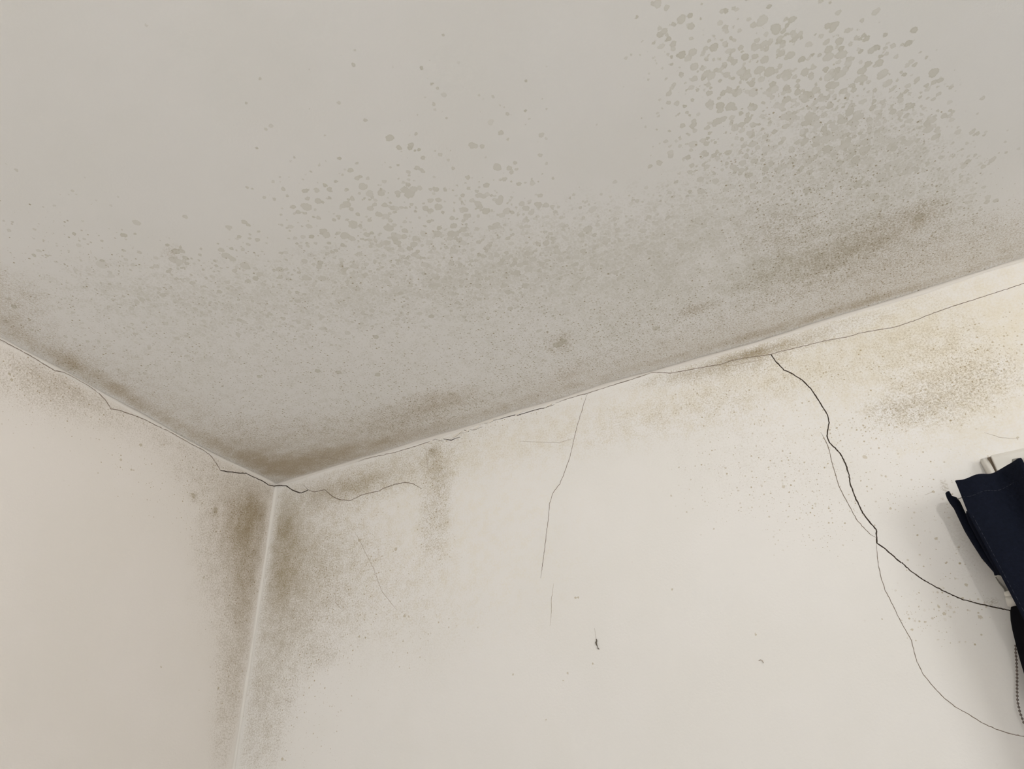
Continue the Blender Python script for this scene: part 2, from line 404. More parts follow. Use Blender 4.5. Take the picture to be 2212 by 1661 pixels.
# colony density, measured as patches: (.., expected share, mean radius in mm)
colonies = [
    # upper right bloom
    ((1640, 90, 190, 90, 0, 1), 90, 3.9, 1.3), ((1500, 60, 90, 70, 0, 1), 10, 4.2, 1.3), ((1470, 130, 60, 60, 30, 1), 34, 2.6, 1.0),
    ((1720, 180, 190, 80, 10, 1), 170, 4.4, 1.3), ((1800, 250, 190, 80, 5, 1), 260, 4.6, 1.2),
    ((1580, 230, 110, 110, 0, 1), 80, 3.6, 1.3), ((1540, 360, 90, 90, 0, 1), 60, 3.4, 1.2),
    ((1960, 280, 80, 90, 30, 1), 110, 3.6, 1.1), ((2060, 390, 70, 80, 30, 1), 110, 3.1, 1.0),
    ((1750, 330, 200, 70, -5, 1), 260, 4.6, 1.2), ((1850, 420, 220, 70, -10, 1), 200, 2.8, 1.0),
    ((1700, 450, 160, 60, -15, 1), 110, 3.0, 1.0), ((2000, 180, 60, 60, 40, 1), 22, 2.6, 1.0),
    ((1880, 90, 60, 60, 40, 1), 26, 4.0, 1.3), ((1440, 300, 60, 110, 0, 1), 24, 2.4, 1.0), ((1480, 440, 90, 50, -20, 1), 40, 2.6, 1.0),
    ((1900, 500, 160, 40, -15, 1), 140, 2.4, 0.9), ((2100, 470, 60, 40, -15, 1), 30, 2.4, 1.0),
    # middle sweep
    ((880, 330, 120, 60, 10, 1), 26, 2.6, 1.0), ((1110, 370, 100, 60, 0, 1), 30, 2.7, 1.0),
    ((880, 420, 180, 50, 0, 1), 70, 3.4, 1.2), ((1130, 460, 160, 50, 0, 1), 90, 3.4, 1.1),
    ((760, 480, 170, 60, 0, 1), 110, 3.8, 1.2), ((980, 520, 200, 60, 0, 1), 190, 4.0, 1.1),
    ((1230, 530, 180, 60, -8, 1), 230, 3.9, 1.1), ((800, 580, 190, 60, 0, 1), 190, 4.2, 1.2),
    ((1020, 600, 220, 60, -4, 1), 260, 4.4, 1.1), ((1380, 520, 120, 70, -20, 1), 120, 3.2, 1.0),
    ((560, 580, 140, 60, 0, 1), 90, 3.6, 1.2), ((350, 640, 170, 60, 5, 1), 170, 3.4, 1.1),
    ((560, 670, 220, 50, 0, 1), 190, 3.4, 1.1), ((850, 680, 260, 50, -3, 1), 220, 3.6, 1.1),
    ((150, 550, 160, 60, 15, 1), 60, 2.7, 1.0), ((380, 540, 120, 40, 0, 1), 26, 3.2, 1.3),
    ((80, 470, 120, 60, 10, 1), 22, 2.2, 0.9), ((250, 740, 200, 50, 15, 1), 110, 2.8, 1.0),
    ((1250, 620, 200, 50, -12, 1), 150, 3.0, 1.0), ((650, 390, 90, 50, 0, 1), 16, 2.4, 1.0),
    ((1000, 190, 200, 90, 0, 1), 14, 1.9, 0.7), ((1100, 270, 150, 50, 0, 1), 12, 2.0, 0.8), ((600, 250, 120, 150, 0, 1), 10, 2.0, 0.8),
    # small brown ones near the wall
    ((960, 885, 110, 26, -12, 1), 240, 2.5, 1.5), ((800, 925, 120, 18, -10, 1), 130, 2.0, 1.5), ((560, 910, 150, 30, 10, 1), 90, 1.6, 1.3), ((1220, 750, 90, 40, -20, 1), 70, 2.0, 1.5),
    ((1800, 480, 170, 30, -15, 1), 120, 2.2, 1.4), ((150, 780, 60, 25, 30, 1), 34, 1.9, 1.5),
    ((700, 800, 300, 80, 0, 1), 60, 1.6, 1.4)]
for t, n, rmm, tn in colonies:
    c, A, _ = ellipse('ceiling', *t)
    B = np.linalg.inv(A)
    for _ in range(int(n*(0.95 if rmm > 3.3 else 1.0))):
        g = rng.normal(size=2)*0.70
        if np.hypot(*g) > 1.9: continue
        p = c + B@g
        if p[0] < 0.02 or p[1] < 0.012: continue
        r = 0.87*rmm*0.001*float(np.clip(rng.lognormal(-0.18, 0.42), .4, 1.9))
        stamp(Fs, Tn, us, vs, p[0], p[1], r, tn*float(rng.uniform(.34, .78)), float(rng.uniform(1, 1.25)), float(rng.uniform(0, 3.1)))
# colonies that stand alone or stand out, each measured: px, py, radius px, strength
for px, py, r, tn in [
    (1542,102,9.5,1.15),(1493,57,8,1.0),(1491,34,6.5,1.3),(1455,53,5.5,1.0),(1425,75,7,1.1),(1420,8,10,.7),(1440,17,7,.8),(1410,8,5,.9),
    (1560,24,6,.9),(1585,18,5,.9),(1567,60,7,1.0),(1598,66,5,.7),(1672,59,8,1.0),(1692,67,6,1.1),(1712,71,6,.8),(1729,73,6,.8),
    (1500,144,9,.8),(1497,145,6,.9),(1486,126,8,.7),(1454,106,6,.7),(1440,86,4,1.2),(1464,119,3.5,1.5),(1450,123,4,1.4),(1524,105,6,.9),
    (1566,95,6.5,.7),(1600,103,6,1.0),(1628,99,6,.9),(1652,94,8,.8),(1637,101,7,.8),(1687,116,8,1.0),(1708,119,9,.9),(1652,129,9,.9),
    (1642,150,9,.9),(1615,163,8,.8),(1612,165,7,.8),(1667,156,7,1.0),(1683,165,6,.9),(1700,160,7,.9),(1530,183,6,.8),(1532,201,7,1.0),
    (1563,199,5,1.0),(1588,203,7,1.0),(1500,170,7,.8),(1456,183,5,.8),(1444,222,5,.9),(1479,230,4.5,1.4),(1497,271,7,1.0),(1499,262,6,.9),
    (1550,262,9,1.0),(1556,238,7,1.0),(1563,257,7,.9),(1528,276,6,.9),(1623,228,6,1.5),(1601,245,5,1.2),(1526,310,6,1.0),(1525,333,6,1.1),
    (1789,56,8,1.1),(1803,55,9,1.0),(1798,64,7,1.0),(1790,107,9,1.0),(1813,89,9,1.0),(1812,119,8,.9),(1834,130,7,.9),(1850,82,6,.9),(1862,153,9,1.0),
    (1894,103,7,1.2),(1912,104,5,.9),(1915,116,5,.8),(1908,158,10,.8),(1890,27,7,.7),(1898,21,5,.6),(1817,160,9,.8),(1853,172,7,.9),
    (1802,184,9,.9),(1981,172,6,.9),(2001,185,5,1.1),(1945,208,6,1.0),(1970,228,6,1.2),(2028,203,5,.8),(2015,260,7,.8),(2005,280,9,.8),(2020,296,7,.8),
    (842,298,8.5,1.1),(862,319,6,1.1),(888,313,6,1.1),(885,320,5,1.6),(905,323,4,1.8),(896,325,3,1.7),(733,342,4.5,1.3),(914,341,5,1.0),
    (757,368,6,1.0),(771,385,5.5,.9),(784,403,9,.8),(902,362,5,.8),(910,367,4.5,.9),(1020,314,8,.9),(1028,316,5,.8),(1041,316,5.5,.9),
    (1082,287,6,1.0),(1074,361,9,.9),(1100,363,6,.9),(1105,372,5,.9),(1090,387,5.5,.9),(1051,400,6.5,1.0),(1113,352,4.5,.9),(1135,239,2.5,2.0),(1136,175,2.5,2.0),
    (1167,335,5,.8),(1150,396,6,.6),(876,411,9,.9),(886,418,9,.9),(893,409,8,.8),(882,421,8,.9),(859,416,6,.8),(941,409,6.5,1.0),(930,409,4,.9),
    (947,432,6,.9),(930,433,6,.8),(947,447,8,.9),(919,450,6.5,.9),(930,455,6,.9),(818,463,7,.9),(749,441,8,.9),(740,445,6,.8),(761,430,5,.9),
    (831,443,6,.9),(849,449,6,.9),(1035,422,7,.8),(1045,424,6,.8),(1078,436,8,.8),(1082,428,6,.8),(1050,454,5,1.7),(1050,456,8,1.0),(1032,440,7,.8),
    (1136,450,7,.8),(1147,460,6,.7),(1180,443,6,.8),(1095,456,8,.7),(1005,453,6,.9),(1011,466,6,.9),(662,447,10,.8),(633,447,5.5,1.0),(644,458,5,.9),
    (684,411,6,.8),(687,434,7,.9),(702,400,5,1.2),(1072,487,8,.8),(1000,496,6.5,.9),(975,505,8,1.0),(980,488,7,1.0),(945,505,8,.9),(984,506,7,.9),
    (840,493,9,.9),(853,515,7,1.0),(858,524,7,1.0),(837,524,6,.9),(898,515,7,.9),(894,528,7,.9),(885,537,6,1.1),(763,483,8,.9),(745,509,9,.9),(760,515,7,.8),
    (705,507,8,.8),(673,511,5,1.8),(380,543,8,1.0),(392,542,6,.9),(376,561,9,.8),(386,565,7,.7),(295,481,7,.7),(160,505,4,1.4),(221,563,4,1.9),(221,572,10,.5),
    (73,551,4,1.2),(30,662,5,1.6),(35,367,4,.8),(400,468,5,.8),(488,552,8,.8),(503,560,6,.9),(529,574,9,.8),(605,582,7,1.0),(556,518,5,.9),
    (316,55,3,.5),(911,147,4.5,1.2),(933,181,3.5,1.2),(945,190,4,.9),(959,205,6,.5),(957,76,4,1.0),(764,140,5,1.0),(766,108,3.5,.7),(532,222,3,1.0),
    (562,170,4,.9),(789,260,4.5,.9),(937,225,4.5,.8),(732,222,4.5,.7),(1096,246,4.5,.9),(1065,209,4,.7),(1060,264,7,.4),(899,289,4,1.0),
    (554,320,2.5,1.3),(636,340,3,1.0),(612,408,5,.9),(590,392,4,.6),(585,272,5,.6),(1743,411,8,1.2),(1856,393,6,1.6),(1850,402,6,1.4),(1873,395,6,1.3),(1985,467,9,1.2),
    (2125,404,4,.7),(2151,433,5,.9),(2132,436,5,.9),(1205,745,8,1.3),(1216,737,7,1.3),(1417,708,6,1.5),(932,683,5,1.5),(812,728,5,1.5),(560,843-30,4,1.2),
    (686,801,5,1.5),(731,804,5,1.5),(816,809,5,1.6),(220,520,3,1.0)]:
    c = S(px, py, 'ceiling'); c2 = S(px+r, py, 'ceiling'); c3 = S(px, py+r, 'ceiling')
    rr = 0.5*(np.hypot(*(c2-c)) + np.hypot(*(c3-c)))*0.92
    stamp(Fs, Tn, us, vs, c[0], c[1], max(rr, 0.0022), min(tn, 1.6)*0.8, 1.08, (px*7 % 31)*0.1)
Fs *= clean > 0.05
def pos_ceil(U, Vv):
    return np.stack([U, -Vv, H - sag(U, Vv)], axis=-1)
ceiling = surface('ceiling', 'ceiling', us, vs, M_CEIL, (np.clip(film,0,1), np.clip(dirt,0,1), np.clip(pep,0,1), Fs), Tn, pos_ceil)
tag(ceiling, 'off-white ceiling spotted with grey-green mould colonies', None, kind='structure')

# ---------------- wall_back
WZ = 0.03   # the walls run on behind the ceiling plaster
STEPW = 0.003
us = grid_lines(1.95, STEPW, RX)
vs = np.concatenate([np.arange(0, 1.0+1e-6, STEPW), np.linspace(1.0, H, 12)[1:]])
WIN = (2.15, 3.35, 0.62, 1.75)
us = np.unique(np.concatenate([us, [WIN[0], WIN[1]]])); vs = np.unique(np.concatenate([vs, [WIN[2], WIN[3]]]))
U, Vv = np.meshgrid(us, vs, indexing='ij')
dirt = add_patches('back', U, Vv, [
    (612, 1125, 26, 50, 10, .38), (625, 1170, 55, 85, 15, .36), (605, 1230, 40, 110, 8, .35), (690, 1230, 80, 120, 20, .26),
    (760, 1050, 70, 22, -10, .48), (690, 1080, 50, 22, 0, .3), (820, 1030, 90, 25, -12, .25), (935, 975, 10, 9, 0, .75), (945, 1010, 26, 40, 0, .32), (940, 1100, 26, 80, 3, .22),
    (590, 1400, 50, 160, 10, .22), (640, 1320, 70, 120, 15, .2), (700, 1415, 25, 20, 0, .2), (560, 1560, 50, 120, 5, .17),
    (1530, 800, 110, 16, -10, .42), (1660, 755, 110, 12, -14, .42), (1600, 770, 60, 10, -14, .4), (1720, 735, 140, 18, -16, .22),
    (2050, 850, 130, 50, -15, .18), (1960, 880, 60, 22, -5, .2), (2040, 800, 140, 120, 0, .08), (2143, 1301, 12, 7, 0, .42),
    (2085, 1180, 40, 110, -20, .05), (2040, 1050, 6, 12, -20, .3), (1800, 690, 500, 25, -17, .05)])
# aged, yellowed paint below the ceiling and at the upper right
yellow = add_patches('back', U, Vv, [(2100, 720, 330, 130, -16, .75), (1650, 820, 350, 60, -16, .45), (1100, 960, 350, 40, -16, .3), (900, 1150, 250, 180, 0, .22), (2150, 900, 150, 80, -10, .4)])*(0.7 + 0.6*fbm(U, Vv, .11, 77))
dirt += add_patches('back', U, Vv, [(850, 1000, 330, 60, -16, .10), (850, 1280, 170, 180, 0, .07), (1500, 870, 380, 55, -17, .08), (1900, 760, 330, 80, -17, .04), (1650, 1000, 250, 120, 0, .05)])
dirt *= 0.7 + 0.6*fbm(U*1.6, Vv, 0.045, 31)
clean = np.clip(np.minimum((U-0.003)/0.026, (Vv-0.004)/0.016), 0, 1)
dirt *= 0.12 + 0.88*clean
pep = add_patches('back', U, Vv, [
    (940, 1080, 24, 90, 3, .75), (940, 985, 30, 25, 0, .6), (935, 1170, 40, 40, 0, .25), (740, 1190, 90, 110, 10, .32), (680, 1330, 80, 150, 12, .40), (760, 1050, 100, 30, -10, .35),
    (870, 1340, 120, 110, 0, .14), (2060, 830, 130, 60, -15, .55), (2130, 790, 100, 60, -15, .45), (1950, 895, 70, 25, -5, .6), (1860, 930, 120, 60, 0, .22),
    (1640, 980, 130, 100, 0, .28), (1700, 1080, 150, 60, 0, .22), (1790, 1150, 60, 60, 0, .2), (1560, 840, 200, 40, -14, .25), (1750, 800, 120, 40, 0, .3),
    (2100, 720, 200, 50, -17, .2), (2060, 1200, 100, 130, 0, .16), (2010, 1340, 90, 50, 0, .25), (1100, 900, 140, 22, -16, .3), (1060, 930, 110, 14, -20, .3),
    (1950, 1060, 90, 60, 0, .2), (1900, 960, 200, 100, 0, .12), (620, 1560, 100, 120, 0, .15)])
pep = pep*(0.4 + 1.2*fbm(U, Vv, 0.03, 41)) + 0.012
Fs = np.zeros(U.shape); Tn = np.zeros(U.shape)
STEP = STEPW; FINE = (int(1.95/STEPW), int(1.0/STEPW))
for t, n, rmm, tn in [((2060, 840, 130, 50, -15, 1), 320, 1.7, .9), ((1960, 885, 80, 25, -8, 1), 140, 1.8, 1.0), ((2150, 790, 80, 60, -10, 1), 60, 1.8, .9),
                      ((760, 1050, 90, 25, -10, 1), 60, 1.8, .9), ((940, 1090, 24, 80, 3, 1), 70, 1.7, 1.2), ((700, 1250, 80, 110, 12, 1), 120, 1.8, .7),
                      ((2040, 1300, 60, 60, 0, 1), 22, 1.7, .9), ((2060, 1110, 40, 40, 0, 1), 12, 1.7, .9), ((1660, 1060, 140, 90, 0, 1), 40, 1.4, .7)]:
    c, A, _ = ellipse('back', *t); B = np.linalg.inv(A)
    for _ in range(n):
        g = rng.normal(size=2)*0.62; p = c + B@g
        if p[0] < .02 or p[1] < .02: continue
        stamp(Fs, Tn, us, vs, p[0], p[1], rmm*.001*float(rng.uniform(.6, 1.5)), tn*float(rng.uniform(.2, .6)), 1.15, float(rng.uniform(0, 3)))
for px, py, r, tn in [(1868,987,5,1.0),(1904,1027,2.5,1.5),(1914,1029,2.5,1.3),(2016,1062,3.5,1.8),(2198,946,4,1.6),(1923,1098,2,1.8),(777,1167,3,1.6),
                      (855,1186,3,1.6),(776,1375,2,1.6),(789,1378,2,1.6),(610,1640,2.5,1.8),(874,1330,3,1.2),(1452,1273,2.5,1.5),(1243,1291,2,1.3),(1249,1291,2,1.3),
                      (1281,1434,2,1.5),(1226,1454,2,1.4),(1217,1471,2,1.4),(1109,1457,2,1.5),(1179,1555,2,1.4),(1632,1370,2,1.5),(1692,1051,4,1.0),(1450,1071,2.5,1.1),
                      (2022,1163,4,1.2),(2087,1263,4,1.2),(2028,1310,4,1.3),(2040,1325,4,1.1),(1999,1343,3,1.4),(2118,1333,5,1.0),(2128,1212,4,1.1),(1970,1360,3,1.3),
                      ]:
    c = S(px, py, 'back'); rr = np.hypot(*(S(px+r, py, 'back')-c))
    stamp(Fs, Tn, us, vs, c[0], c[1], max(rr, .0022), tn*.8, 1.1, px*.3)
wall_back = surface('wall_back', 'back', us, vs, M_WALL, (np.clip(yellow,0,1), np.clip(dirt,0,1), np.clip(pep,0,1), Fs), Tn,
                    lambda U, V: np.stack([U, 0*U, np.where(V <= 0, H+WZ, H-V)], axis=-1), hole=WIN)
tag(wall_back, 'cream wall with cracks, pepper mould and brown staining at its top', None, kind='structure')

# ---------------- wall_left
us = grid_lines(1.05, STEPW, -RY)
vs = np.concatenate([np.arange(0, 0.95+1e-6, STEPW), np.linspace(0.95, H, 12)[1:]])
U, Vv = np.meshgrid(us, vs, indexing='ij')
dirt = add_patches('left', U, Vv, [
    (552, 1095, 34, 55, 20, .36), (515, 1130, 60, 70, 25, .30), (540, 1200, 38, 130, 8, .36), (500, 1180, 55, 130, 10, .25), (530, 1330, 35, 160, 8, .26),
    (505, 1500, 35, 160, 8, .16), (465, 1105, 7, 12, 10, .3), (420, 1072, 6, 10, 10, .3), (130, 830, 90, 35, 25, .18), (300, 900, 260, 60, 28, .12), (480, 1050, 90, 50, 25, .15), (60, 820, 120, 70, 25, .12)])
dirt *= 0.7 + 0.6*fbm(U*1.5, Vv, 0.045, 51)
clean = np.clip(np.minimum((U-0.003)/0.026, (Vv-0.005)/0.018), 0, 1)
dirt *= 0.12 + 0.88*clean
pep = add_patches('left', U, Vv, [(500, 1120, 70, 90, 20, .5), (520, 1300, 45, 180, 8, .4), (430, 1060, 130, 70, 20, .22), (130, 830, 90, 30, 25, .5), (60, 840, 90, 60, 25, .25), (250, 950, 250, 70, 25, .12)])
pep = pep*(0.4 + 1.2*fbm(U, Vv, 0.03, 61)) + 0.012
Fs = np.zeros(U.shape); Tn = np.zeros(U.shape); FINE = (int(1.05/STEPW), int(.95/STEPW))
for px, py, r, tn in [(472,1486,3,1.5),(348,1440,1.8,1.3),(304,961,3.5,1.3),(261,993,3,1.0),(21,808,3,1.4),(25,820,3,1.3),(284,1015,2.5,1.2),(440,1248,3,.9),(417,1070,5,.9),(465,1102,6,.8)]:
    c = S(px, py, 'left'); rr = np.hypot(*(S(px, py+r, 'left')-c))
    stamp(Fs, Tn, us, vs, c[0], c[1], max(rr, .0022), tn*.8, 1.1, px*.3)
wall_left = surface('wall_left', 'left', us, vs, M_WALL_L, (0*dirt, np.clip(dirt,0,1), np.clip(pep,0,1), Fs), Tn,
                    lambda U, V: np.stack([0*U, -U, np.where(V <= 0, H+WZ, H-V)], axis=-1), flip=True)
tag(wall_left, 'beige wall on the left with mould climbing beside the corner', None, kind='structure')

# ---------------- filler fillets in the three joints
def fillet(name, path, label):
    """path: list of (corner point, direction a into surface 1, direction b into surface 2, radius)"""
    n = 7; V, F = [], []
    for p, a, b, r in path:
        p, a, b = Vector(p), Vector(a), Vector(b)
        c = p + r*(a+b)
        for k in range(n):
            w = math.pi/2*k/(n-1)
            V.append(c - r*math.cos(w)*a*1.0 - r*math.sin(w)*b + 0.0004*(a+b))
    for i in range(len(path)-1):
        for k in range(n-1):
            F.append((i*n+k, i*n+k+1, (i+1)*n+k+1, (i+1)*n+k))
    o = link(name, mesh(name, V, F), M_FILL)
    return tag(o, label, None, kind='structure')
def fil_l(d): return 0.0052 + 0.0012*math.sin(d*31) + 0.0005*math.sin(d*97)
def fil_b(x): return 0.0055 + 0.0012*math.sin(x*27) + 0.0005*math.sin(x*83)
path = []
for i in range(160):
    d = i/159*-RY
    path.append(((0, -d, H - float(sag(0.0, d)) + 0.0), (1, 0, 0), (0, 0, -1), fil_l(d)))
fillet('trim_1', path, 'pale filler bead where the ceiling meets the left wall')
path = []
for i in range(200):
    x = i/199*RX
    path.append(((x, 0, H - float(sag(x, 0.0))), (0, -1, 0), (0, 0, -1), fil_b(x)))
fillet('trim_2', path, 'pale filler bead where the ceiling meets the back wall')
path = []
for i in range(120):
    z = H - i/119*H
    path.append(((0, 0, z), (1, 0, 0), (0, -1, 0), 0.0052 + 0.0040*math.exp(-((H-z)/0.08)**2) + 0.0012*math.sin(z*29) + 0.0007*math.sin(z*88)))
fillet('trim_3', path, 'pale filler bead running down the room corner')

# ------------------------------------------------------------------ cracks: thin dark gaps in the walls
def crack(pts, surf, w_px, mat, parent, label, jit=0.6, name='crack', taper=True):
    """a gap traced on the photograph, laid in the wall's face; w_px = full width"""
    P = []
    for i in range(len(pts)-1):
        a, b = np.array(pts[i], float), np.array(pts[i+1], float)
        n = max(2, int(np.hypot(*(b-a))/4))
        for k in range(n):
            q = a + (b-a)*k/n
            if k or i: q = q + rng.normal(size=2)*jit*0.45
            P.append(q)
    P.append(np.array(pts[-1], float))
    ax, val = AX[surf]
    nrm = {'back': Vector((0,-1,0)), 'left': Vector((1,0,0)), 'ceiling': Vector((0,0,-1))}[surf]
    W3 = []
    for q in P:
        p = on_plane(q[0], q[1], ax, val); dep = 0.0
        if surf != 'ceiling':
            for _ in range(4):      # near a joint the gap opens in the face of the filler bead
                along = -p[1] if surf == 'left' else p[0]
                r = fil_l(along) if surf == 'left' else fil_b(along)
                v = (H - float(sag(0.0, along) if surf == 'left' else sag(along, 0.0))) - p[2]
                want = r - math.sqrt(max(0.0, r*r - (r - max(v, 0.0))**2)) if v < r else 0.0
                dep = 0.5*dep + 0.5*min(want + 0.0006*(v < r), r)
                p = on_plane(q[0], q[1], ax, val + (dep if surf == 'left' else -dep))
        W3.append(Vector(p))
    if surf == 'ceiling':
        W3 = [Vector((p.x, p.y, H - float(sag(p.x, -p.y)))) for p in W3]
    ppm = (CAM_P - np.array(W3[len(W3)//2])); dist = float(np.linalg.norm(ppm)); unit = dist/F_PX
    V, F = [], []
    L = len(W3)
    for i, p in enumerate(W3):
        t = (W3[min(i+1, L-1)] - W3[max(i-1, 0)])
        if t.length < 1e-9: t = Vector((0,0,1))
        s = t.normalized().cross(nrm).normalized()
        e = min(1.0, i/6, (L-1-i)/6) if taper else 1.0
        h = 0.5*0.78*w_px*unit*(0.35 + 0.65*e)*(0.8 + 0.4*rng.random())
        # low V-shaped bead of shadow: two lips on the wall face and a middle line
        V += [p + s*h + nrm*0.00005, p + nrm*0.00045, p - s*h + nrm*0.00005]
    for i in range(L-1):
        a = 3*i
        F += [(a, a+1, a+4, a+3), (a+1, a+2, a+5, a+4)]
    o = link(name, mesh(name, V, F), mat, parent)
    if label: o['label'] = label
    return o

crack([(0,733),(22,745),(65,768),(94,786),(119,801),(136,803),(163,817),(188,831),(212,848)], 'left', 1.9, M_HAIR, wall_left, 'hairline crack under the ceiling joint, far left', taper=False)
crack([(212,848),(226,862),(237,878),(239,883),(257,886),(289,897),(315,907),(335,918),(362,930),(383,942),(412,958),(441,973),(454,983),(467,1000),(476,1016)],
      'left', 1.9, M_HAIR, wall_left, 'hairline crack bowing below the joint in two scallops', taper=False)
crack([(476,1016),(494,1019),(519,1022),(532,1022),(546,1030),(568,1039),(580,1048),(590,1049)], 'left', 2.4, M_CRACK, wall_left, 'dark crack running into the room corner', taper=False)
crack([(602,1048),(619,1050),(627,1055),(637,1061),(647,1065),(656,1063),(666,1058)], 'back', 2.4, M_CRACK, wall_back, 'dark crack leaving the room corner', taper=False)
crack([(655,1047),(666,1058),(673,1061),(680,1062),(702,1058),(720,1074),(738,1080),(758,1081),(781,1069),(803,1064),(821,1060),(828,1055),(853,1046),(875,1042),(893,1045),(911,1056)],
      'back', 1.9, M_HAIR, wall_back, 'wavy hairline crack right of the corner')
crack([(637,978),(690,984),(730,993),(774,995)], 'ceiling', 1.6, M_FAINT, ceiling, 'faint scratch in the stained ceiling')
crack([(774,998),(788,991),(817,985),(857,976),(897,964),(913,959),(922,956),(941,949),(947,951),(958,953)], 'back', 1.7, M_HAIR, wall_back, 'fine crack along the ceiling joint')
crack([(958,948),(975,951),(984,947),(994,944)], 'back', 3.4, M_CRACK, wall_back, 'open split under a lifted paint flake', jit=.3)
crack([(981,942),(995,935),(1003,936)], 'back', 1.5, M_HAIR, wall_back, None)
crack([(1003,929),(1013,932)], 'back', 1.8, M_HAIR, wall_back, None, taper=False)
crack([(1015,927),(1019,929),(1029,928),(1033,925),(1044,922)], 'back', 1.9, M_HAIR, wall_back, None)
crack([(1046,915),(1056,913),(1065,910)], 'back', 2.0, M_HAIR, wall_back, None)
crack([(1065,908),(1076,906),(1094,901),(1114,896),(1118,897),(1135,892),(1151,887),(1169,882),(1173,882),(1198,874)], 'back', 2.2, M_CRACK, wall_back, 'dark crack along the ceiling joint beside flaking paint', jit=.3)
crack([(1200,871),(1230,860),(1252,854),(1268,850),(1295,841),(1317,834),(1350,824),(1390,811),(1406,805)], 'back', 1.9, M_HAIR, wall_back, 'fine crack along the ceiling joint, mid wall')
crack([(1406,804),(1449,806),(1503,796),(1557,787),(1580,779),(1616,772),(1657,767),(1666,765)], 'back', 1.9, M_HAIR, wall_back, 'crack leaving the ceiling joint through brown staining', taper=False)
crack([(1666,765),(1684,760),(1729,749),(1788,735),(1833,727),(1855,720),(1905,711),(1928,708),(1977,692),(2004,681),(2045,666),(2086,653),(2126,640),(2176,624),(2260,596)],
      'back', 1.7, M_HAIR, wall_back, 'long hairline crack rising to the right', taper=False)
crack([(1666,766),(1675,780),(1693,799),(1706,804),(1733,821),(1751,839),(1760,852),(1776,877),(1788,897),(1791,913),(1788,929),(1786,942),(1792,956),(1815,979),(1826,1001),(1834,1026),(1837,1047),(1849,1078),(1864,1108),(1880,1130),(1893,1144),(1894,1173)],
      'back', 3.0, M_CRACK, wall_back, 'widest dark crack wandering down the wall', taper=False)
crack([(1894,1173),(1909,1183),(1947,1216)], 'back', 3.0, M_CRACK, wall_back, 'dark crack turning down towards the curtain', taper=False)
crack([(1948,1215),(1968,1234),(1997,1254),(2039,1277),(2077,1294),(2115,1304),(2145,1311),(2183,1319),(2240,1328)], 'back', 2.6, M_CRACK, wall_back, 'dark crack running behind the curtain', taper=False)
crack([(1773,934),(1785,955),(1791,972),(1796,995),(1807,1033),(1813,1052),(1826,1077),(1841,1104),(1851,1123),(1868,1142),(1881,1155),(1893,1161)],
      'back', 1.6, M_HAIR, wall_back, 'hairline branch beside the widest crack')
crack([(1893,1173),(1894,1188),(1897,1218),(1903,1247),(1913,1277),(1927,1303),(1938,1327),(1953,1356),(1969,1383),(1972,1398),(1981,1430),(1995,1457),(2015,1482),(2039,1507),(2062,1526),(2086,1539),(2121,1561),(2151,1575),(2183,1585),(2260,1600)],
      'back', 1.5, M_HAIR, wall_back, 'hairline crack curving down to the lower right')
crack([(1269,849),(1259,879),(1249,912),(1240,948),(1231,988),(1218,1024),(1209,1045),(1194,1065),(1187,1089),(1185,1118),(1180,1154),(1176,1190),(1171,1226),(1168,1249)],
      'back', 1.5, M_HAIR, wall_back, 'hairline crack hanging down from the joint, mid wall')
crack([(1196,1260),(1191,1295),(1191,1327),(1188,1352)], 'back', 1.2, M_FAINT, wall_back, None)
crack([(1240,946),(1209,956),(1169,955),(1120,953)], 'back', 1.1, M_FAINT, wall_back, None)
crack([(914,960),(920,973),(922,990),(924,1013),(926,1025)], 'back', 1.3, M_FAINT, wall_back, None)
crack([(766,1150),(777,1167),(789,1193),(808,1230),(824,1276),(858,1319)], 'back', 1.2, M_FAINT, wall_back, 'faint broken hairline in the mottled patch')
crack([(724,1273),(726,1303),(741,1320)], 'back', 1.3, M_FAINT, wall_back, None)
crack([(567,1477),(568,1500)], 'back', 1.5, M_FAINT, wall_back, None)
crack([(612,1510),(628,1518),(630,1505)], 'back', 1.5, M_FAINT, wall_back, None)
crack([(2126,934),(2160,945),(2198,948)], 'back', 1.1, M_FAINT, wall_back, None)
crack([(1998,1069),(2016,1062)], 'back', 1.3, M_FAINT, wall_back, None)
crack([(1600,770),(1640,760),(1680,746)], 'back', 1.2, M_FAINT, wall_back, None)
crack([(1580,790),(1620,782),(1655,774)], 'back', 1.2, M_FAINT, wall_back, None)

o = tube('crack', [on_plane(586, 1048.5, 0, 0.0010), on_plane(592, 1050, 0, 0.0030), on_plane(598, 1048.5, 1, -0.0050), on_plane(603, 1048.5, 1, -0.0030), on_plane(608, 1049.5, 1, -0.0010)], [.0007, .0011, .0014, .0012, .0007], M_CRACK, wall_back, n=6)
o['label'] = 'dark crack opening in the very corner'

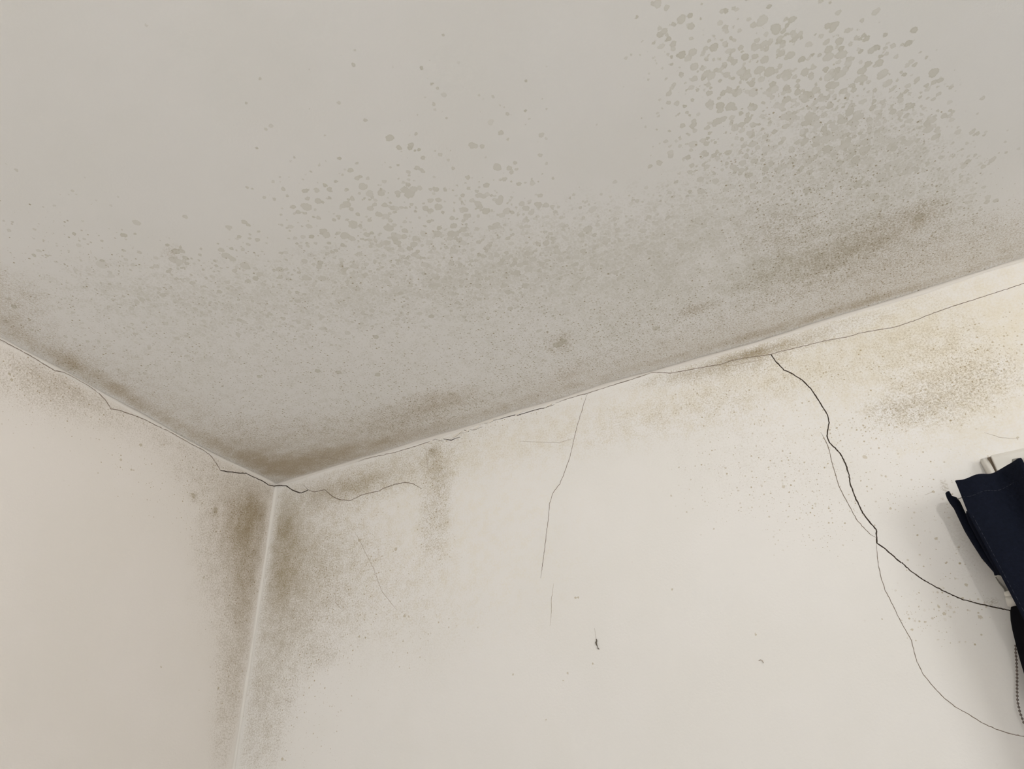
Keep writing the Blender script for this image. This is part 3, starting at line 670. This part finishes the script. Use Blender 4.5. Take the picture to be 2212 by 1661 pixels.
# paint flakes lifting along the joint
def flake(px, py, w, h, rot, lift):
    c = Vector(on_plane(px, py, 1, 0.0)); V, F = [], []
    n = 9
    for s in (0, 1):
        for k in range(n):
            a = 2*math.pi*k/n
            r = 1 + 0.25*math.sin(3*a+px)
            x, z = w*math.cos(a)*r, h*math.sin(a)*r
            xr, zr = x*math.cos(rot)-z*math.sin(rot), x*math.sin(rot)+z*math.cos(rot)
            V.append((c.x+xr, -0.0003 - lift*(0.5-0.5*z/h) - s*0.0005, c.z+zr))
    F.append(tuple(range(n))); F.append(tuple(range(n, 2*n))[::-1])
    for k in range(n): F.append((k, n+k, n+(k+1)%n, (k+1)%n))
    o = link('paint_flake', mesh('paint_flake', V, F), M_FLAKE, wall_back, smooth=False)
    o['label'] = 'lifted flake of pale paint'
for a in ((988, 939, .013, .0042, .35, .0030), (1010, 931, .006, .003, .2, .0018), (1030, 923, .008, .0028, .3, .0016), (1060, 911, .009, .0024, .3, .0014),
          (930, 955, .008, .0026, .3, .0014), (1120, 893, .010, .0022, .32, .0012), (1185, 876, .010, .0022, .32, .0012)):
    flake(*a)

# ------------------------------------------------------------------ rest of the room shell
M_PLAIN = simple('plain_cream_wall_paint', (0.80, 0.775, 0.74), 0.9, vary=0.02, scale=3)
M_FLOOR = simple('grey_beige_carpet', (0.42, 0.39, 0.35), 0.95, vary=0.15, scale=90)
fl = boxes('floor', [(0, RX, RY, 0, -0.05, 0)], M_FLOOR); tag(fl, 'grey-beige carpeted floor', None, kind='structure')
def wall_with_hole(name, axis, pos_, lo, hi, hole, mat, label):
    a0, a1, z0, z1 = hole; L = []
    for s in ((lo, a0, 0, H), (a1, hi, 0, H), (a0, a1, 0, z0), (a0, a1, z1, H)):
        if axis == 'y': L.append((s[0], s[1], pos_-0.1, pos_, s[2], s[3]))
        else: L.append((pos_, pos_+0.1, s[0], s[1], s[2], s[3]))
    return tag(boxes(name, L, mat), label, None, kind='structure')
wall_with_hole('wall_front', 'y', RY, 0, RX, WINDOW_BEHIND, M_PLAIN, 'cream wall behind the camera')
wall_with_hole('wall_right', 'x', RX, RY, 0, WINDOW_RIGHT, M_PLAIN, 'cream wall at the far right')
# thin clear glass that lets lamps and daylight through
M_GLASS, nt, bs = new_mat('window_glass')
nt.nodes.remove(bs)
tr, gl, mx = N(nt, 'ShaderNodeBsdfTransparent'), N(nt, 'ShaderNodeBsdfGlossy'), N(nt, 'ShaderNodeMixShader')
gl.inputs['Roughness'].default_value = 0.02; mx.inputs[0].default_value = 0.06
nt.links.new(tr.outputs[0], mx.inputs[1]); nt.links.new(gl.outputs[0], mx.inputs[2])
nt.links.new(mx.outputs[0], nt.nodes['Material Output'].inputs[0])
def window(name, axis, pos_, a0, a1, z0, z1, sgn):
    t, d = 0.05, 0.05
    def B(u0, u1, w0, w1, y0=0.02, y1=0.07):
        if axis == 'y':
            ys = sorted((pos_+sgn*y0, pos_+sgn*y1)); return (u0, u1, ys[0], ys[1], w0, w1)
        xs = sorted((pos_+sgn*y0, pos_+sgn*y1)); return (xs[0], xs[1], u0, u1, w0, w1)
    m = (a0+a1)/2
    o = boxes(name, [B(a0, a0+t, z0, z1), B(a1-t, a1, z0, z1), B(a0+t, a1-t, z0, z0+t), B(a0+t, a1-t, z1-t, z1), B(m-t/2, m+t/2, z0+t, z1-t)], M_WHITE, bevel=0.003)
    tag(o, None, None, kind='structure')
    g = boxes('window_pane', [B(a0+t, m-t/2, z0+t, z1-t, .043, .047), B(m+t/2, a1-t, z0+t, z1-t, .043, .047)], M_GLASS, o)
    return o
window('window_1', 'y', 0.0, WIN[0], WIN[1], H-WIN[3], H-WIN[2], 1)
window('window_2', 'y', RY, *WINDOW_BEHIND, -1)
window('window_3', 'x', RX, *WINDOW_RIGHT, 1)

# added uplighter, unseen: its bowl rim cuts the light off the lower wall
lamp = empty('added_uplighter', ADDED_LAMP)
tag(lamp, 'added unseen bowl lamp behind the viewer, shaped to leave the lower wall darker', 'lamp')
V, F = [], []
n = 48; rings = 10; RB = 0.26
for i in range(rings):
    a = math.pi/2*(i/(rings-1)); r = RB*math.cos(a); z = 0.005 - 0.12*math.sin(a)
    for k in range(n): V.append((r*math.cos(2*math.pi*k/n), r*math.sin(2*math.pi*k/n), z))
for i in range(rings-1):
    for k in range(n): F.append((i*n+k, i*n+(k+1)%n, (i+1)*n+(k+1)%n, (i+1)*n+k))
bowl = link('light_cutoff_bowl', mesh('light_cutoff_bowl', V, F), M_WHITE, lamp)
sm = bowl.modifiers.new('solid', 'SOLIDIFY'); sm.thickness = 0.003
tube('cord', [(0, 0, 0.05), (0, 0, H-ADDED_LAMP[2]-0.02)], 0.003, M_WHITE, lamp)
tube('ceiling_rose', [(0, 0, H-ADDED_LAMP[2]-0.03), (0, 0, H-ADDED_LAMP[2]-0.001)], [0.03, 0.05], M_WHITE, lamp, n=20)
for k in range(3):
    a = 2*math.pi*k/3
    tube('suspension_wire', [(RB*math.cos(a), RB*math.sin(a), 0.005), (0, 0, 0.25)], 0.0012, M_GLIDE, lamp, n=6)

# ------------------------------------------------------------------ curtain rail
ZT = H - 0.376
rail = empty('curtain_rail', (1.66, 0, ZT - 0.05))
tag(rail, 'white plastic curtain rail fixed to the wall above the navy curtain', 'curtain rail')
def local(o, parent):
    o.parent = parent; o.matrix_parent_inverse = Matrix.Translation(parent.location).inverted(); return o
# rail profile (y, z) extruded along x
def extrude_x(name, prof, x0, x1, mat, parent):
    n = len(prof); V = [(x0, y, z) for y, z in prof] + [(x1, y, z) for y, z in prof]
    F = [tuple(range(n)), tuple(range(n, 2*n))[::-1]] + [(k, n+k, n+(k+1)%n, (k+1)%n) for k in range(n)]
    return local(link(name, mesh(name, V, F), mat, None, smooth=False), parent)
prof = [(-0.0005, ZT-0.052), (-0.0005, ZT), (-0.010, ZT-0.001), (-0.026, ZT-0.006), (-0.030, ZT-0.012), (-0.030, ZT-0.040), (-0.026, ZT-0.048), (-0.018, ZT-0.052)]
o = extrude_x('track', prof, 1.6735, 3.75, M_RAIL, rail)
b = o.modifiers.new('bevel', 'BEVEL'); b.width = .0015; b.segments = 2; b.limit_method = 'ANGLE'
# end stop: a curved lip with a dark gap before the track
V, F = [], []
n = 9
for k in range(n):
    t = k/(n-1); z = ZT - 0.003 - 0.05*t; bul = 0.006*math.sin(math.pi*min(1, t*0.9))
    x0 = 1.6585 + 0.004*t; x1 = 1.6690 + 0.001*t
    for x, y in ((x0, -0.0005), (x0+.001, -0.012-bul-0.014*t), (x1, -0.014-bul-0.014*t), (x1, -0.0005)): V.append((x, y, z))
for k in range(n-1):
    for j in range(4): F.append((4*k+j, 4*k+(j+1)%4, 4*k+4+(j+1)%4, 4*k+4+j))
F += [(0, 1, 2, 3), (4*n-1, 4*n-2, 4*n-3, 4*n-4)]
local(link('end_stop', mesh('end_stop', V, F), M_RAIL, None), rail)
local(boxes('end_gap', [(1.6690, 1.6735, -0.020, -0.0005, ZT-0.048, ZT-0.006)], M_RAILD), rail)
for x in (1.90, 2.75, 3.6):
    local(boxes('bracket', [(x-.012, x+.012, -0.045, -0.0005, ZT-0.062, ZT-0.0525)], M_RAIL, bevel=.002), rail)
for i, x in enumerate(np.arange(1.712, 2.36, 0.062)):
    pass
def gliders():
    for x, z in ((1.694, ZT-0.047), (1.722, ZT-0.030), (1.79, ZT-0.035), (1.86, ZT-0.035)):
        local(boxes('glider', [(x-.004, x+.006, -0.088, -0.030, z-.002, z+.002)], M_GLIDE, bevel=.0012), rail)
gliders()

# ------------------------------------------------------------------ navy curtain
ZC = H - 0.4395
cur = empty('curtain', (1.60, -0.10, ZC - 1.6))
tag(cur, 'navy blue cotton curtain hanging in folds at the right edge', 'curtain')
# plan of the folds: (x, y) along the cloth
plan = [(1.6030,-.1000),(1.6034,-.1012),(1.612,-.1022),(1.625,-.1030),(1.640,-.0990),(1.652,-.0935),(1.662,-.0915),(1.672,-.0950),(1.682,-.1070),(1.690,-.1180),(1.6945,-.1205),(1.6975,-.1150),
        (1.6970,-.098),(1.7000,-.088),(1.712,-.086),(1.724,-.094),(1.733,-.108),(1.742,-.120),(1.752,-.118),(1.757,-.104),(1.760,-.088),(1.772,-.082),(1.788,-.092),
        (1.800,-.110),(1.812,-.120),(1.824,-.112),(1.830,-.094),(1.840,-.082),(1.856,-.086),(1.870,-.106),(1.884,-.120),(1.898,-.110),(1.906,-.090),(1.918,-.082),
        (1.936,-.092),(1.95,-.112),(1.966,-.120),(1.98,-.106),(1.99,-.088),(2.006,-.084),(2.03,-.10),(2.05,-.118),(2.075,-.11),(2.09,-.09),(2.12,-.09)]
def smooth_plan(pl, k=4):
    out = []
    for i in range(len(pl)-1):
        p0, p1, p2, p3 = [np.array(pl[min(max(j, 0), len(pl)-1)]) for j in (i-1, i, i+1, i+2)]
        for q in range(k):
            t = q/k
            out.append(.5*((2*p1)+(-p0+p2)*t+(2*p0-5*p1+4*p2-p3)*t*t+(-p0+3*p1-3*p2+p3)*t**3))
    out.append(np.array(pl[-1])); return out
sp = smooth_plan(plan)
def cloth(name, sp, z_top, z_bot, rows, mat, parent, wob=0.0, top=None, thick=0.0022, seed=0):
    V, F = [], []; n = len(sp)
    for j in range(rows):
        t = j/(rows-1); tt = t**1.6
        for i, p in enumerate(sp):
            zt = z_top + (top(p[0]) if top else 0)
            z = zt + (z_bot - zt)*tt
            dep = (zt - z)
            roll = 0.0016*math.cos(min(1, dep/0.006)*math.pi) if dep < .006 else -.0016
            y = p[1] - 0.0 + 0.004*wob*math.sin(dep*9 + i*.13 + seed)*min(1, dep*4) + roll*0.9
            x = p[0] + 0.004*wob*math.sin(dep*7 + i*.09 + 2 + seed)*min(1, dep*4)
            x += 0.026*min(1.3, max(0, dep-.06)/.24)*math.exp(-max(0, x-1.603)/.14) if name == 'front_panel' else 0
            V.append((x, y, z))
    for j in range(rows-1):
        for i in range(n-1):
            F.append((j*n+i, j*n+i+1, (j+1)*n+i+1, (j+1)*n+i))
    o = local(link(name, mesh(name, V, F), mat), parent)
    s = o.modifiers.new('solid', 'SOLIDIFY'); s.thickness = thick; s.offset = 0
    return o
def top_line(x):
    return 0.0012*math.sin(x*170) + 0.010*max(0, x-1.61)/0.1*(x < 1.71) + (0.010 if x >= 1.71 else 0)
cloth('front_panel', sp, ZC-0.0030, H-2.25, 90, M_NAVY, cur, wob=.5, top=top_line)
# header tape behind the top of the panel, where the gliders hook in
bp = [(p[0], p[1]+0.004) for p in sp if p[0] > 1.615]
cloth('header_tape', bp, ZC-0.012, ZC-0.050, 6, M_BLIND, cur, top=top_line, thick=.0015)
# rows of stitches: short raised threads along the cloth face
def stitches(name, pts, r=0.00028, dash=0.0035, gap=0.0022):
    """one thread: it swells where it shows and thins where it dips into the cloth"""
    pts = [Vector(p) for p in pts]; rnd = random.Random(3)
    P, Rr, d, nxt, on = [], [], 0.0, 0.0, True
    for i in range(len(pts)-1):
        a, b = pts[i], pts[i+1]; L = (b-a).length; q = 0.0
        while q < L:
            P.append(a.lerp(b, q/L)); Rr.append(r if on else r*0.12)
            q += 0.0007; d += 0.0007
            if d > nxt:
                on = not on or rnd.random() < .1; nxt = d + (dash if on else gap)*rnd.uniform(.5, 1.4)
    return local(tube(name, P, Rr, M_NAVYD, None, n=5), cur)
hem = [(p[0], p[1]-0.0034, ZC - 0.0335 + top_line(p[0])) for p in sp if p[0] < 1.95]
o = stitches('hem_stitching', hem); o['label'] = 'pale thread line under the curtain top hem'
o = stitches('side_stitching', [(1.6062 + 0.026*max(0, k*.01-.0)/.24*.96, -.1045, ZC - .062 - k*.01) for k in range(30)], dash=.004, gap=.0035, r=.00025); o['label'] = 'pale thread line down the side hem'
# the leading edge is turned back towards the wall
def slab(name, left, right, y, thick, mat, parent, bulge=0.0):
    """strip of cloth between two traced outlines, hanging at distance y from the wall"""
    n = len(left); V, F = [], []
    for (a, b) in zip(left, right):
        A, B = Vector(on_plane(a[0], a[1], 1, y)), Vector(on_plane(b[0], b[1], 1, y))
        for k in range(6):
            t = k/5; p = A.lerp(B, t)
            V.append((p.x, p.y - bulge*math.sin(math.pi*t), p.z))
    for i in range(n-1):
        for k in range(5): F.append((6*i+k, 6*i+k+1, 6*i+7+k, 6*i+6+k))
    o = local(link(name, mesh(name, V, F), mat), parent)
    s = o.modifiers.new('solid', 'SOLIDIFY'); s.thickness = thick; s.offset = 0
    return o
slab('return_fold', [(2044,1066),(2047,1076),(2053,1087),(2062,1099),(2072,1120),(2085,1147),(2100,1172),(2122,1206),(2148,1236),(2150,1243)],
     [(2049,1062),(2055,1072),(2066,1076),(2073,1085),(2080,1100),(2092,1125),(2110,1155),(2132,1195),(2160,1232),(2164,1243)], -0.060, .003, M_NAVY, cur, .004)
slab('second_fold', [(2089,1104),(2088,1112),(2094,1130),(2110,1160),(2135,1205),(2158,1242)],
     [(2095,1108),(2106,1118),(2114,1135),(2130,1160),(2150,1200),(2172,1242)], -0.078, .003, M_NAVY, cur, .003)
# thread stretched from the fold to the panel
a, b = on_plane(2068, 1078, 1, -.062), on_plane(2082, 1072, 1, -.092)
local(tube('loose_thread', [a, (np.array(a)+np.array(b))/2 + np.array([0, 0, -.0006]), b], .0006, M_GLIDE, None, n=6), cur)

# ------------------------------------------------------------------ roller blind behind the curtain edge
bl = empty('roller_blind', tuple(on_plane(2200, 1312, 1, -.02)))
tag(bl, 'black roller blind with white end fittings, mostly hidden behind the navy curtain', 'blind')
slab('fixing_plate', [(2151,1242),(2156,1252),(2172,1276)], [(2172,1240),(2178,1256),(2186,1276)], -.018, .006, M_RAIL, bl)
slab('dark_strip', [(2150,1247),(2158,1260),(2168,1272),(2173,1284)], [(2152,1246),(2161,1259),(2172,1271),(2177,1283)], -.023, .002, M_GLIDE, bl)  # thin dark strip along the left edge of the fixing plate
slab('roller_end', [(2175,1280),(2176,1286),(2179,1290)], [(2190,1278),(2196,1284),(2200,1290)], -.024, .012, M_RAIL, bl, .004)
slab('chain_wheel', [(2179,1292),(2181,1300),(2184,1311)], [(2200,1292),(2205,1300),(2210,1311)], -.024, .014, M_RAIL, bl, .005)
slab('blind_fabric', [(2184,1311),(2182,1322),(2183,1340),(2187,1362),(2195,1395),(2203,1425),(2215,1466),(2262,1600),(2300,1700)],
     [(2560,1230),(2564,1242),(2571,1262),(2580,1287),(2594,1325),(2606,1360),(2624,1405),(2690,1560),(2740,1680)], -.040, .002, M_BLIND, bl, .004)
# bead chain hanging in a loop
V, F = [], []
def chain(name, pts, y):
    P = [Vector(on_plane(x_, y_, 1, y)) for x_, y_ in pts]
    d, out = 0.0, []
    for i in range(len(P)-1):
        L = (P[i+1]-P[i]).length; q = d
        while q < L:
            out.append(P[i].lerp(P[i+1], q/L)); q += .0052
        d = q - L
    V, F = [], []
    for c in out:
        k0 = len(V)
        for a in range(1, 4):
            th = math.pi*a/4
            for b in range(8): V.append((c.x+.0019*math.sin(th)*math.cos(b*math.pi/4), c.y+.0019*math.sin(th)*math.sin(b*math.pi/4), c.z+.0019*math.cos(th)))
        V += [(c.x, c.y, c.z+.0019), (c.x, c.y, c.z-.0019)]
        for a in range(2):
            for b in range(8): F.append((k0+a*8+b, k0+a*8+8+b, k0+a*8+8+(b+1)%8, k0+a*8+(b+1)%8))
        for b in range(8): F += [(k0+24, k0+b, k0+(b+1)%8), (k0+25, k0+16+(b+1)%8, k0+16+b)]
    o = local(link(name, mesh(name, V, F), M_CHAIN), bl)
    local(tube('chain_cord', P, .0006, M_CHAIN, None, n=6), bl)
    return o
chain('bead_chain', [(2194,1395),(2194,1410),(2196,1430),(2197,1460),(2197,1490),(2198,1515),(2203,1538),(2211,1560),(2222,1578),(2236,1570),(2240,1540),(2232,1490),(2222,1440)], -.012)

# ------------------------------------------------------------------ dust caught on the wall
def wall_line(pts, y): return [on_plane(x, yy, 1, y) for x, yy in pts]
dz = empty('dust_strand', tuple(on_plane(1290, 1390, 1, -.002)))
tag(dz, 'dark wisp of dust hanging on the bare cream wall below the mid crack', 'dust')
local(tube('wisp', wall_line([(1288,1380),(1289,1384),(1287.5,1388),(1288.5,1392),(1291,1397),(1292,1401),(1295,1402)], -.0022), [.0008,.0011,.0017,.0012,.0005,.0012,.0005], M_DUST, None, n=7), dz)
local(tube('cobweb_thread', wall_line([(1284,1356),(1286,1368),(1288,1380)], -.0018), .00022, M_FAINT, None, n=5), dz)
h = tube('hair', wall_line([(1639,1427),(1643,1425),(1647,1427),(1649.5,1432)], -.0015), .0005, M_FAINT)
tag(h, 'short curled pale hair stuck on the wall at lower right of centre', 'hair')
